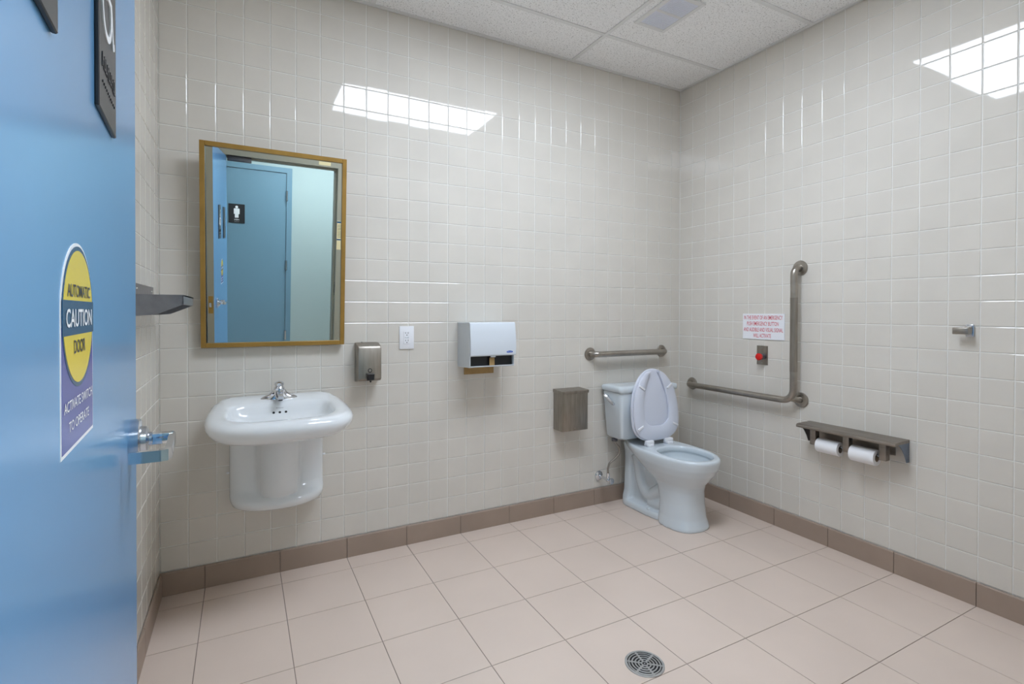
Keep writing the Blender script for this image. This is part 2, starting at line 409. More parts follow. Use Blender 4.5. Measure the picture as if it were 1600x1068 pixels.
t = thing('ceiling_light', 'long fluorescent fixture on the hall ceiling outside the washroom', 'light', (-1.9, -2.97, H-0.1))
MB().rbox(-2.56, -1.24, -3.15, -2.79, H-0.16, H-0.1, 0.006).build('housing', 'tee_white', t)
MB().box(-2.54, -1.26, -3.135, -2.805, H-0.172, H-0.1605).build('lens', 'fluor_hall', t)

# opposite blue door (seen in the mirror)
t = thing('door_2', 'closed blue door across the hall, reflected in the mirror', 'door', (DXM0, YH, 0), kind='structure')
lf = MB().rbox(DXM0+0.003, DXM1-0.003, YH-0.045, YH+0.002, 0.008, 2.118, 0.002, 1).build('leaf', 'men_blue', t)
fw = 0.055
MB().box(DXM1, DXM1+fw, YH-0.1, YH+0.018, 0, 2.121+fw).build('jamb', 'men_blue', t)
MB().box(DXM0-fw, DXM0, YH-0.1, YH+0.018, 0, 2.121+fw).build('jamb', 'men_blue', t)
MB().box(DXM0, DXM1, YH-0.1, YH+0.018, 2.121, 2.121+fw).build('head', 'men_blue', t)
for z in (0.27, 1.09, 1.87):
    MB().lathe([(0.012, 0), (0.012, 0.11)], (DXM1+0.001, YH+0.022, z-0.055), (0,0,1), 12).build('hinge', 'chrome_satin', t)
sg = MB()
slab2d(sg, rrect(0.158, 0.205, 0.004), (-2.783, YH+0.002, 1.632), (-1,0,0), (0,0,1), (0,1,0), 0, 0.006)
sg = sg.build('sign', 'black_plate', t)
pm = MB(); ps = 1.0
fr = dict(o=(-2.783, YH+0.008, 1.632), r=(-1,0,0), u=(0,0,1), n=(0,1,0))
slab2d(pm, circle(0.0135, 20, c=(0, 0.07)), **fr, t0=0, t1=0.0015)
slab2d(pm, [(-0.028, 0.05), (-0.02, 0.055), (0.02, 0.055), (0.028, 0.05), (0.028, -0.005), (0.018, -0.005), (0.018, -0.045), (-0.018, -0.045), (-0.018, -0.005), (-0.028, -0.005)], **fr, t0=0, t1=0.0015)
pm.build('pictogram', 'white_ink', sg, 0)
lettering('lettering', [('MEN', (-2.783, YH+0.008, 1.632-0.066), 0.045, 0.014)], sg, 'white_ink', (-1,0,0), (0,0,1), (0,1,0), 0.001)
br = MB()
for k in range(7): slab2d(br, circle(0.0016, 8, c=(-0.02+k*0.0066, -0.088)), **fr, t0=0, t1=0.001)
br.build('braille', 'white_ink', sg, 0)

# ------------------------------------------------------------------ washroom door frame
t = thing('trim_1', 'taupe steel door frame of the washroom doorway, reflected in the mirror', 'door frame', (DX0, YF, 0), kind='structure')
def framebar(x0, x1, z0, z1, nm):
    return MB().box(x0, x1, YC-0.014, YF+0.013, z0, z1).build(nm, 'taupe', t, 0)
framebar(DX0-0.055, DX0, 0, DH+0.055, 'jamb')
jr = framebar(DX1, DX1+0.055, 0, DH+0.055, 'jamb')
hd = framebar(DX0, DX1, DH, DH+0.055, 'head')
MB().box(DX0, DX0+0.016, YC-0.014, YF-0.05, 0, DH).build('stop', 'taupe', t, 0)
MB().box(DX1-0.016, DX1, YC-0.014, YF-0.05, 0, DH).build('stop', 'taupe', t, 0)
MB().box(DX0+0.016, DX1-0.016, YC-0.014, YF-0.05, DH-0.016, DH).build('stop', 'taupe', t, 0)
sp = MB().box(DX1-0.002, DX1, YF-0.044, YF-0.012, 0.965, 1.085).build('strike_plate', 'chrome_satin', jr, 0)
MB().box(DX1-0.004, DX1-0.002, YF-0.036, YF-0.02, 0.985, 1.065).build('strike_hole', 'black', jr, 0)
MB().rbox(-2.84, -2.66, YF-0.06, YF-0.02, DH-0.045, DH-0.001, 0.005).build('closer_bracket', 'steel_dark', hd)
MB().box(-2.13, -2.03, YF+0.0132, YF+0.0138, DH+0.012, DH+0.042).build('label_plate', 'cream', hd, 0)
nt_ = thing('paper_notice', 'small cream notice with blue bars on the door frame in the mirror', 'notice', (-1.938, YF+0.0135, 1.39))
MB().box(-1.962, -1.915, YF+0.0132, YF+0.0142, 1.39, 1.65).build('sheet', 'cream', nt_, 0)
MB().box(-1.962, -1.915, YF+0.0142, YF+0.0148, 1.63, 1.645).build('bar', 'navy', nt_, 0)
MB().box(-1.962, -1.915, YF+0.0142, YF+0.0148, 1.475, 1.487).build('bar', 'navy', nt_, 0)
for k in range(9): MB().box(-1.957, -1.921, YF+0.0142, YF+0.0146, 1.502+k*0.0135, 1.506+k*0.0135).build('print_line', 'ink', nt_, 0)

# ------------------------------------------------------------------ the open blue door
E0 = Vector((-2.902, -1.500, 0)); DV = Vector((-0.0628, 0.998, 0)).normalized(); NV = Vector((DV.y, -DV.x, 0))
UZ = Vector((0, 0, 1)); LEAF = 0.915
dt = thing('door_1', 'open light blue door with caution decal and chrome lever', 'door', tuple(E0-DV*LEAF), kind='structure')
DM = Matrix(((DV.x, NV.x, 0, E0.x), (DV.y, NV.y, 0, E0.y), (0, 0, 1, 0), (0, 0, 0, 1)))   # local x along the leaf, y out of the face
def dmb(mb): return mb.xf(DM)
leaf = dmb(MB().rbox(-LEAF, 0, -0.0445, 0, 0.010, 2.100, 0.0015, 1)).build('leaf', 'door_blue', dt)
dmb(MB().box(-0.0002, 0.0012, -0.043, -0.0015, 0.012, 2.098)).build('edge_strip', 'taupe', dt, 0)
fp = dmb(MB().box(0.0012, 0.0026, -0.036, -0.008, 0.955, 1.075)).build('latch_plate', 'gold', dt, 0)
dmb(MB().box(0.0026, 0.014, -0.03, -0.016, 1.0, 1.03)).build('latch_bolt', 'chrome_satin', fp, 0)
for z in (0.25, 1.05, 1.85):
    dmb(MB().lathe([(0.007, 0), (0.007, 0.11)], (-LEAF-0.008, -0.046, z-0.055), (0,0,1), 12)).build('hinge', 'chrome_satin', dt)
# decal
def DP(a, z, e=0.0): return DM @ Vector((a, e, z))
dc, dz0 = -0.510, 1.226
half = 0.0725
def decal_outline(hw, rad, zb): # rounded top, square foot
    return [(hw, zb-dz0), ]+circle(rad, 33, 0, 180)+[(-hw, zb-dz0)]
mb = MB(); slab2d(mb, [(-0.0735, 1.1035-dz0), (0.0735, 1.1035-dz0)]+[(0.0735*math.cos(math.radians(a)), 0.0655*math.sin(math.radians(a))) for a in range(0, 181, 6)], DP(dc, dz0), DV, UZ, NV, 0, 0.0006)
de = mb.build('decal', 'white_ink', dt, 0)
mb = MB(); slab2d(mb, [(-0.0705, 1.107-dz0), (0.0705, 1.107-dz0), (0.0705, -0.012), (-0.0705, -0.012)], DP(dc, dz0), DV, UZ, NV, 0.0006, 0.0009); mb.build('ground', 'violet', de, 0)
def ell(rx, rz, n=60, c=0): return [(rx*math.cos(2*math.pi*k/n), c+rz*math.sin(2*math.pi*k/n)) for k in range(n)]
mb = MB(); slab2d(mb, ell(0.0708, 0.0655, c=-0.003), DP(dc, dz0), DV, UZ, NV, 0.0007, 0.0012); mb.build('disc_border', 'navy', de, 0)
mb = MB(); slab2d(mb, ell(0.0672, 0.0615, c=-0.003), DP(dc, dz0), DV, UZ, NV, 0.001, 0.0014); mb.build('disc', 'yellow', de, 0)
mb = MB(); slab2d(mb, [(-0.0706, 1.2065-dz0), (0.0706, 1.2065-dz0), (0.0706, 1.2375-dz0), (-0.0706, 1.2375-dz0)], DP(dc, dz0), DV, UZ, NV, 0.0012, 0.0016); mb.build('band', 'navy', de, 0)
lettering('lettering', [('AUTOMATIC', DP(dc, 1.2465, 0.0014), 0.104, 0.0115), ('DOOR', DP(dc, 1.1955, 0.0014), 0.052, 0.0125)], de, 'ink', DV, UZ, NV, 0.0004, 0.01)
lettering('lettering', [('CAUTION', DP(dc, 1.2218, 0.0016), 0.118, 0.0165)], de, 'white_ink', DV, UZ, NV, 0.0004, 0.015)
lettering('lettering', [('ACTIVATE SWITCH', DP(dc, 1.1448, 0.0009), 0.128, 0.0092), ('TO OPERATE', DP(dc, 1.1262, 0.0009), 0.092, 0.0092)], de, 'white_ink', DV, UZ, NV, 0.0004, 0.005)
# two black sign plates high on the door
for a0, sym, pz in ((-0.415, True, 1.456), (-0.757, False, 1.444)):
    pl = dmb(MB().rbox(a0, a0+(0.130 if sym else 0.150), 0, 0.0045, pz, pz+0.243, 0.001, 1)).build('sign_plate', 'black_plate', dt)
    ac = a0+0.065
    if sym:
        s2 = MB(); k = dict(o=DP(ac-0.012, pz+0.140, 0.0045), r=DV, u=UZ, n=NV)
        ring = circle(0.036, 30, 140, 395, (-0.004, -0.012)); inner = circle(0.028, 30, 140, 395, (-0.004, -0.012))
        for i in range(29): slab2d(s2, [ring[i], ring[i+1], inner[i+1], inner[i]], **k, t0=0, t1=0.0015)
        slab2d(s2, circle(0.009, 18, c=(-0.012, 0.060)), **k, t0=0, t1=0.0015)
        slab2d(s2, [(-0.018, 0.047), (-0.008, 0.047), (-0.003, 0.0), (-0.014, 0.0)], **k, t0=0, t1=0.0015)
        slab2d(s2, [(-0.014, 0.004), (0.026, 0.004), (0.042, -0.040), (0.054, -0.036), (0.051, -0.028), (0.046, -0.029), (0.032, 0.012), (-0.013, 0.012)][::-1], **k, t0=0, t1=0.0015)
        slab2d(s2, [(-0.009, 0.026), (0.018, 0.026), (0.018, 0.033), (-0.010, 0.033)], **k, t0=0, t1=0.0015)
        s2.build('pictogram', 'white_ink', pl, 0)
        ch = MB()      # illegible raised characters, then a row of braille dots
        for k2 in range(9):
            x_ = -0.046+k2*0.0115
            slab2d(ch, [(x_-0.0035, -0.008), (x_-0.001, -0.008), (x_-0.001+(0.003 if k2 % 2 else 0), 0.008), (x_-0.0035+(0.003 if k2 % 2 else 0), 0.008)], DP(ac, pz+0.058, 0.0045), DV, UZ, NV, 0, 0.0012)
            slab2d(ch, [(x_-0.001, -0.008 if k2 % 3 else 0.0), (x_+0.0035, -0.008 if k2 % 3 else 0.0), (x_+0.0035, -0.0055 if k2 % 3 else 0.0025), (x_-0.001, -0.0055 if k2 % 3 else 0.0025)], DP(ac, pz+0.058, 0.0045), DV, UZ, NV, 0, 0.0012)
        ch = ch.build('raised_characters', 'steel_dark', pl, 0); ch['kind'] = 'stuff'
        bb = MB()
        for k2 in range(10): slab2d(bb, circle(0.0016, 8, c=(-0.045+k2*0.010, 0)), DP(ac, pz+0.034, 0.0045), DV, UZ, NV, 0, 0.001)
        bb = bb.build('braille', 'ink', pl, 0); bb['kind'] = 'stuff'
# lever set: local coordinates a (along leaf), e (out of the face), z
LA, LZ = -0.092, 1.014
lv = dmb(MB().lathe([(0.0345, 0), (0.035, 0.003), (0.035, 0.013), (0.033, 0.0145), (0.0225, 0.0155), (0.0215, 0.0225), (0.018, 0.0245), (0.0115, 0.026), (0.0115, 0.030)], (LA, 0, LZ), (0,1,0), 40)).build('lever_set', 'chrome_satin', dt)
arm = MB()
arm.rbox(LA-0.0085, LA+0.0085, 0.028, 0.060, LZ-0.009, LZ+0.009, 0.002)
q = [(LA+0.010, 0.052), (LA+0.007, 0.061), (LA-0.010, 0.0635), (LA-0.098, 0.0615), (LA-0.111, 0.0575), (LA-0.114, 0.048), (LA-0.112, 0.008), (LA-0.104, 0.008), (LA-0.104, 0.046), (LA-0.098, 0.0525), (LA-0.010, 0.054)]
z2 = lambda a: LZ-0.004+(a-(LA-0.11))*0.03
n_ = len(q)
arm.add([(a, e, z2(a)-0.0085) for a, e in q]+[(a, e, z2(a)+0.0085) for a, e in q], [tuple(range(n_)), tuple(range(2*n_-1, n_-1, -1))]+[(i, i+n_, (i+1) % n_+n_, (i+1) % n_) for i in range(n_)])
dmb(arm).build('lever', 'chrome', lv)

# ------------------------------------------------------------------ ceiling light and vent
t = thing('ceiling_light', 'lit fluorescent panel set in the washroom ceiling, mirrored in the wall tiles', 'light', ((LX0+LX1)/2, (LY0+LY1)/2, H))
fr_ = MB()
a, b, c, e = LX0+TW/2-0.002, LX1-TW/2+0.002, LY0+TW/2-0.002, LY1-TW/2+0.002
fr_.box(a, b, c, e, H+0.022, H+0.048)
for q in ((a, a+0.02, c, e), (b-0.02, b, c, e), (a+0.02, b-0.02, c, c+0.02), (a+0.02, b-0.02, e-0.02, e)): fr_.box(*q, H+0.0036, H+0.022)
fr_.build('housing', 'tee_white', t, 0)
MB().box(a+0.02, b-0.02, c+0.02, e-0.02, H+0.008, H+0.012).build('lens', 'fluor_room', t, 0)
t = thing('ceiling_vent', 'small white ceiling vent with two grey grilles', 'vent', (-0.765, -0.652, H))
vx0, vx1, vy0, vy1 = -0.872, -0.660, -0.800, -0.506
f_ = MB(); z0, z1 = H-0.005, H+0.004
m_ = 0.024
for q in ((vx0, vx0+m_, vy0, vy1), (vx1-m_, vx1, vy0, vy1), (vx0+m_, vx1-m_, vy0, vy0+m_), (vx0+m_, vx1-m_, vy1-m_, vy1), (vx0+m_, vx1-m_, -0.661, -0.645)): f_.rbox(*q, z0, z1, 0.002, 1)
f_.build('frame', 'tee_white', t)
for ya, yb_ in ((vy0+m_, -0.661), (-0.645, vy1-m_)):
    MB().box(vx0+m_, vx1-m_, ya, yb_, H-0.001, H+0.003).build('backing', 'vent_blue', t, 0)
    g_ = MB(); n_ = 14
    for k in range(1, n_): x = vx0+m_+(vx1-vx0-2*m_)*k/n_; g_.box(x-0.0012, x+0.0012, ya, yb_, H-0.003, H-0.001)
    for k in range(1, 10): y = ya+(yb_-ya)*k/10; g_.box(vx0+m_, vx1-m_, y-0.0012, y+0.0012, H-0.003, H-0.001)
    g_.build('grille', 'vent_blue', t, 0)

# ------------------------------------------------------------------ mirror
TILT = math.radians(5)
MX, MWD, MLEN = -2.5905, 0.604, 0.888
mo = Vector((MX, -0.024, 1.068)); mu = Vector((0, -math.sin(TILT), math.cos(TILT))); mn = Vector((0, -math.cos(TILT), -math.sin(TILT))); mr_ = Vector((1, 0, 0))
t = thing('wall_mirror', 'tilted wall mirror in a narrow gold frame above the basin', 'mirror', tuple(mo))
def mpt(a, b, c): return mo+mr_*a+mu*b+mn*c
FWD = 0.0195
def mbar(a0, a1, b0, b1, c0, c1, nm, material):
    x = MB().rbox(a0, a1, b0, b1, c0, c1, 0.0012, 1)
    x.v = [mpt(p.x, p.y, p.z) for p in x.v]; return x.build(nm, material, t)
hw_ = MWD/2
mbar(-hw_, -hw_+FWD, 0, MLEN, -0.014, 0.012, 'frame_side', 'gold')
mbar(hw_-FWD, hw_, 0, MLEN, -0.014, 0.012, 'frame_side', 'gold')
mbar(-hw_+FWD, hw_-FWD, 0, FWD, -0.014, 0.012, 'frame_rail', 'gold')
mbar(-hw_+FWD, hw_-FWD, MLEN-FWD, MLEN, -0.014, 0.012, 'frame_rail', 'gold')
mbar(-hw_+FWD-0.001, hw_-FWD+0.001, FWD-0.001, MLEN-FWD+0.001, -0.010, 0.000, 'glass', 'mirror')
for sx in (-1, 1): MB().box(MX+sx*0.2-0.012, MX+sx*0.2+0.012, -0.072, 0, 1.83, 1.86).build('wall_bracket', 'steel_dark', t, 0)

# ------------------------------------------------------------------ wash basin
def sring(cx, yb, yf, hw, z, nf=2.6, nb=6.0, ymid=None, n=64, slope=0.0, hwb=None):
    """closed plan ring: straight-ish back (towards the wall), rounded front"""
    ym = ymid if ymid is not None else (yb+yf)/2; out = []
    for k in range(n):
        a = 2*math.pi*k/n; c, s = math.cos(a), math.sin(a)
        e = nb if s > 0 else nf
        x = math.copysign(abs(c)**(2/e), c); y = math.copysign(abs(s)**(2/e), s)
        yy = ym+(yb-ym)*y if s > 0 else ym-(ym-yf)*(-y)
        h = hw
        if hwb is not None and s > 0: h = hw+(hwb-hw)*(y*y)
        out.append((cx+h*x, yy, z+slope*yy))
    return out
SX = -2.585
t = thing('wash_basin', 'white wall-hung wash basin with a rounded rim and shroud below the mirror', 'basin', (SX, 0, 0.36))
SL = 0.045
rg = []
for hw, yb, yf, z in ((0.10, -0.03, -0.36, 0.715), (0.20, -0.002, -0.46, 0.735), (0.240, -0.002, -0.500, 0.748), (0.262, -0.002, -0.521, 0.762), (0.275, -0.002, -0.533, 0.781), (0.280, -0.002, -0.538, 0.801), (0.279, -0.002, -0.537, 0.818), (0.272, -0.002, -0.530, 0.832), (0.261, -0.004, -0.520, 0.840), (0.246, -0.014, -0.506, 0.8435)):
    rg.append(sring(SX, yb, yf, hw, z, 3.4, 8, -0.25, slope=SL, hwb=hw-0.024))
for hw, yb, yf, z in ((0.216, -0.122, -0.474, 0.842), (0.206, -0.132, -0.464, 0.836), (0.199, -0.139, -0.457, 0.822), (0.190, -0.146, -0.448, 0.795), (0.172, -0.160, -0.430, 0.768), (0.12, -0.20, -0.385, 0.755), (0.03, -0.28, -0.32, 0.750)):
    rg.append(sring(SX, yb, yf, hw, z, 3.2, 5, -0.27, slope=SL))
for r_ in rg:
    for k, p in enumerate(r_):
        w_ = min(1, -p[1]/0.06); w_ = w_*w_*(3-2*w_); f_ = max(0, min(1, (p[2]-0.76)/0.05))
        r_[k] = (p[0], p[1], p[2]-0.012*w_*f_)
MB().loft(rg).build('bowl', 'ceramic', t, 50)
# shroud: wings, centre lobe, dished foot
def shroud_ring(z, lobe, dep, wid, n=56):
    out = []
    for k in range(n+1):
        s = -1+2*k/n; a = math.pi/2*s; x = wid*math.sin(a)
        yw = -dep*(abs(math.cos(a))**0.7)
        yl = 0
        if lobe > 0 and abs(x) < 0.087: yl = -(0.100+0.092*math.sqrt(max(0, 1-(x/0.087)**2))**0.9)*lobe
        y = min(yw, yl) if lobe > 0 else yw
        out.append((SX+x, y, z))
    out += [(SX+wid, 0, z), (SX-wid, 0, z)]
    return out
zz = [(0.350, 0, 0.07, 0.11), (0.351, 0, 0.140, 0.160), (0.356, 0, 0.172, 0.181), (0.366, 0, 0.188, 0.192), (0.380, 0, 0.194, 0.197), (0.392, 0, 0.192, 0.1995), (0.402, 0.80, 0.180, 0.200), (0.412, 0.93, 0.155, 0.200), (0.425, 0.98, 0.130, 0.200), (0.445, 1.0, 0.112, 0.200), (0.50, 1.02, 0.104, 0.200), (0.60, 1.04, 0.104, 0.200), (0.75, 1.06, 0.106, 0.200)]
MB().loft([shroud_ring(*q) for q in zz]).build('shroud', 'ceramic', t, 60)
for sx, z in ((-1, 0.50), (1, 0.535)): MB().lathe([(0.004, 0), (0.005, 0.008), (0.002, 0.012)], (SX+sx*0.2, -0.012, z), (sx, 0, 0), 10).build('mounting_bolt', 'white_plastic', t)
for k in (-1, 0, 1): MB().lathe([(0.0052, 0), (0.0052, 0.004)], (SX+0.001+k*0.025, -0.1455, 0.779), (0, -1, 0.18), 16).build('overflow_hole', 'black', t, 0)
vs, fs = text_mesh('American\nStandard', 0.030, 0.009)
put2d(MB(), vs, fs, (SX+0.001, -0.1425, 0.797), (1,0,0), (0,-0.2,0.98)).build('maker_mark', 'ink', t, 0)
# faucet
FY, FZ = -0.068, 0.8265
fa = MB()
base = []
for z, k in ((0, 1.0), (0.006, 0.99), (0.011, 0.93), (0.017, 0.78), (0.026, 0.55), (0.034, 0.42), (0.044, 0.34)):
    base.append([(SX+0.003+x*k*(1.0 if k > 0.7 else 1.0), FY+y*(0.6+0.4*k), FZ+z) for x, y in [(0.079*math.copysign(abs(math.cos(a))**0.9, math.cos(a)), 0.027*math.sin(a)) for a in [2*math.pi*i/40 for i in range(40)]]])
fc = fa.loft(base).build('faucet', 'chrome', t, 50)
MB().loft([[(SX+0.003+sx*wd, y, z) for sx, z in ((-1, zl), (1, zl), (0.8, zh), (-0.8, zh))] for y, wd, zl, zh in ((FY, 0.020, FZ+0.012, FZ+0.044), (FY-0.05, 0.017, FZ+0.014, FZ+0.040), (FY-0.10, 0.0145, FZ+0.013, FZ+0.032), (FY-0.112, 0.013, FZ+0.014, FZ+0.028))]).build('spout', 'chrome', fc, 30)
MB().lathe([(0.009, 0), (0.009, 0.010)], (SX+0.003, FY-0.098, FZ+0.008), (0,0,1), 16).build('aerator', 'black', fc)
MB().lathe([(0.0235, 0), (0.0235, 0.012), (0.019, 0.018), (0.017, 0.022), (0.020, 0.024), (0.020, 0.036), (0.012, 0.041), (0.004, 0.043)], (SX+0.003, FY, FZ+0.040), (0, -0.06, 1), 28).build('push_handle', 'chrome', fc)

# ------------------------------------------------------------------ soap dispenser
t = thing('soap_dispenser', 'brushed steel liquid soap dispenser with black push valve', 'soap dispenser', (-2.174, 0, 0.876))
prof = [(0, 0.876), (-0.075, 0.886), (-0.085, 0.897), (-0.085, 1.045), (-0.078, 1.056), (-0.030, 1.072), (0, 1.073)]
bs = MB(); rings = []
for x, sc in ((-2.231, 0.94), (-2.229, 0.98), (-2.224, 1.0), (-2.124, 1.0), (-2.119, 0.98), (-2.117, 0.94)):
    rings.append([(x, y*sc, 0.975+(z-0.975)*(0.985+0.015*(sc-0.94)/0.06)) for y, z in prof])
bs.loft(rings).build('body', 'steel_brushed', t, 35)
MB().lathe([(0.0105, 0), (0.0105, 0.002), (0.007, 0.0022), (0.007, 0.001)], (-2.174, -0.0845, 0.938), (0,-1,0), 24).build('gauge_ring', 'black', t)
MB().lathe([(0.007, 0.0021), (0.001, 0.003)], (-2.174, -0.0845, 0.938), (0,-1,0), 20).build('gauge_window', 'steel', t)
pv = MB().loft([[(-2.174+sx*w_, y, 0.908+sz*h_) for sx, sz in ((-1, 1), (1, 1), (0.82, -1), (-0.82, -1))] for y, w_, h_ in ((-0.084, 0.019, 0.018), (-0.105, 0.019, 0.0175), (-0.116, 0.016, 0.014))]).build('push_valve', 'rubber', t, 30)
MB().lathe([(0.006, 0), (0.004, 0.014)], (-2.174, -0.099, 0.895), (0,0,-1), 12).build('nozzle', 'rubber', pv)
MB().rbox(-2.205, -2.195, -0.03, -0.02, 1.07, 1.078, 0.002).build('lid_tab', 'steel', t)

# ------------------------------------------------------------------ outlet
t = thing('electrical_outlet', 'white electrical outlet with a square cover plate on the tiles', 'outlet', (-1.966, 0, 1.032))
ox, oz = -1.9655, 1.092
MB().rbox(ox-0.039, ox+0.039, -0.006, 0, oz-0.060, oz+0.060, 0.002).build('cover_plate', 'white_plastic', t)
rc = MB().rbox(ox-0.0168, ox+0.0168, -0.0085, -0.005, oz-0.0335, oz+0.0335, 0.001, 1).build('receptacle', 'white_plastic', t)
for zc in (0.0195, -0.0195):
    for sx in (-1, 1): MB().box(ox+sx*0.0065-0.0012, ox+sx*0.0065+0.0012, -0.0090, -0.0084, oz+zc+0.001, oz+zc+0.009).build('slot', 'ink', rc, 0)
    MB().prism([(ox+p, q) for p, q in circle(0.0028, 10, c=(0, oz+zc-0.006))], -0.0090, -0.0084, 'y').build('slot', 'ink', rc, 0)
for sx in (-1, 1): MB().rbox(ox+sx*0.006-0.005, ox+sx*0.006+0.005, -0.0095, -0.008, oz-0.0035, oz+0.0035, 0.0005, 1).build('test_button', 'grey_enamel', rc)

# ------------------------------------------------------------------ paper towel dispenser
t = thing('paper_towel_dispenser', 'white metal paper towel dispenser with a black dispensing slot', 'towel dispenser', (-1.544, 0, 0.925))
tx0, tx1 = -1.676, -1.414
def side(x0, x1, nm='side'):
    return MB().prism([(0, 0.926), (-0.165, 0.934), (-0.172, 0.940), (-0.172, 0.993), (-0.168, 1.166), (0, 1.166)], x0, x1, 'x').build(nm, 'grey_enamel', t, 0)
side(tx0, tx0+0.003); side(tx1-0.003, tx1)
MB().box(tx0+0.003, tx1-0.003, -0.003, 0, 0.927, 1.165).build('back_plate', 'grey_enamel', t, 0)
MB().prism([(-0.003, 0.927), (-0.165, 0.934), (-0.176, 0.938), (-0.177, 0.943), (-0.174, 0.943), (-0.172, 0.941), (-0.160, 0.938), (-0.003, 0.931)], tx0+0.003, tx1-0.003, 'x').build('tray', 'white_enamel', t, 0)
cp = [(-0.170, 0.995), (-0.182, 0.994), (-0.186, 1.000), (-0.189, 1.04), (-0.187, 1.08), (-0.181, 1.125), (-0.175, 1.164), (-0.172, 1.169), (-0.166, 1.172), (-0.003, 1.170), (-0.003, 1.166), (-0.164, 1.166)]
MB().prism(cp, tx0-0.002, tx1+0.004, 'x').build('cover', 'white_enamel', t, 25)
MB().box(tx0+0.003, tx1-0.003, -0.150, -0.145, 0.936, 1.01).build('slot_interior', 'black', t, 0)
lg = MB(); slab2d(lg, ell(0.019, 0.0065), (-1.449, -0.1862, 1.013), (1,0,0), (0,-0.155,0.988), (0,-0.988,-0.155), -0.001, 0.0012); lg = lg.build('logo_badge', 'logo_blue', t, 0)
vs, fs = text_mesh('Frost', 0.024, 0.0062); put2d(MB(), vs, fs, (-1.449, -0.1882, 1.0125), (1,0,0), (0,-0.155,0.988)).build('lettering', 'white_ink', lg, 0)
MB().rbox(-1.556, -1.529, -0.178, -0.170, 0.986, 0.997, 0.001, 1).build('latch', 'grey_enamel', t)
pt = MB().rbox(-1.560, -1.530, -0.166, -0.162, 0.9425, 0.984, 0.0008, 1).build('paper_towel', 'kraft')
tag(pt, 'folded brown paper towel showing in the dispenser slot', 'paper towel')
pt = MB().rbox(-1.640, -1.458, -0.0030-0.004, -0.0030, 0.880, 0.9268, 0.0006, 1).build('paper_towel', 'kraft')
tag(pt, 'wide brown paper strip hanging below the towel dispenser', 'paper towel')

# ------------------------------------------------------------------ waste receptacle
t = thing('sanitary_bin', 'small stained steel lidded bin on the wall beside the toilet', 'waste bin', (-0.955, 0, 0.512))
MB().rbox(-1.049, -0.862, -0.098, 0, 0.514, 0.742, 0.003, 2).build('body', 'steel_brushed', t)
MB().prism([(-0.001, 0.742), (-0.103, 0.738), (-0.104, 0.752), (-0.100, 0.7555), (-0.001, 0.760)], -1.0525, -0.8585, 'x').build('lid', 'steel_brushed', t, 0)
MB().lathe([(0.0035, 0), (0.003, 0.002)], (-0.958, -0.0975, 0.530), (0,-1,0), 12).build('rivet', 'steel', t)

# ------------------------------------------------------------------ grab bars
BR = 0.0185
def flange(parent, o, ax):
    return MB().lathe([(0.041, 0), (0.0415, 0.004), (0.039, 0.0085), (0.030, 0.0105), (0.0195, 0.011)], o, ax, 36).build('flange', 'steel', parent)
t = thing('grab_bar', 'short straight steel grab bar above the toilet tank', 'grab bar', (-0.475, 0, 0.963))
for x in (-0.776, -0.172): flange(t, (x, 0, 0.963), (0,-1,0))
O_ = 0.055; q = 0.038
path = [(-0.776, -0.004, 0.963)]+arc3((-0.776+q, -O_+q, 0.963), (-1,0,0), (0,-1,0), q, 0, 90)+arc3((-0.172-q, -O_+q, 0.963), (1,0,0), (0,-1,0), q, 90, 0)+[(-0.172, -0.004, 0.963)]
MB().tube(path, BR, 20).build('bar', 'steel', t)
t = thing('grab_bar', 'large L-shaped steel grab bar on the wall beside the toilet', 'grab bar', (0, -0.5, 0.742))
zb, zt, ya, yv = 0.742, 1.474, -0.122, -0.877
flange(t, (-0.0008, ya, zb+0.002), (-1,0,0)); flange(t, (-0.0008, yv, zt), (-1,0,0)); flange(t, (-0.0008, yv-0.010, zb+0.006), (-1,0,0))
X_ = -0.056; q = 0.040; Q = 0.065
path = [(-0.004, ya, zb)]+arc3((X_+q, ya-q, zb), (0,1,0), (-1,0,0), q, 0, 90)
path += arc3((X_, yv+Q, zb+Q), (0,0,-1), (0,-1,0), Q, 0, 90)
path += arc3((X_+q, yv, zt-q), (-1,0,0), (0,0,1), q, 0, 90)+[(-0.004, yv, zt)]
path = [Vector(p) for p in path]
MB().tube(path, BR, 20).build('bar', 'steel', t)
MB().tube([(-0.004, yv-0.010, zb+0.006), (-0.03, yv-0.004, zb+0.008), (X_, yv+0.016, zb+0.016)], BR*0.92, 18).build('stub', 'steel', t)
MB().tube([(X_, yv, 0.905), (X_, yv, 1.31)], BR+0.0006, 20).build('grip_sleeve', 'steel_brushed', t)

# ------------------------------------------------------------------ emergency sign and button
t = thing('emergency_sign', 'white emergency instruction sign with red capitals', 'sign', (0, -0.652, 1.068))
MB().rbox(-0.005, 0, -0.788, -0.517, 1.069, 1.221, 0.001, 1).build('board', 'white_plastic', t)
rr, uu, nn = (0,-1,0), (0,0,1), (-1,0,0)
lettering('lettering', [('IN THE EVENT OF AN EMERGENCY', (-0.005, -0.652, 1.1985), 0.250, 0.0235), ('PUSH EMERGENCY BUTTON', (-0.005, -0.650, 1.1625), 0.205, 0.0235), ('AND AUDIBLE AND VISUAL SIGNAL', (-0.005, -0.6525, 1.1265), 0.256, 0.0235), ('WILL ACTIVATE', (-0.005, -0.648, 1.0915), 0.115, 0.0235)], t, 'red_ink', rr, uu, nn, 0.0006, 0.004)
t = thing('emergency_button', 'red emergency push button on a steel plate under the sign', 'button', (0, -0.649, 0.92))
MB().rbox(-0.004, 0, -0.684, -0.613, 0.920, 1.032, 0.0012, 1).build('plate', 'steel_brushed', t)
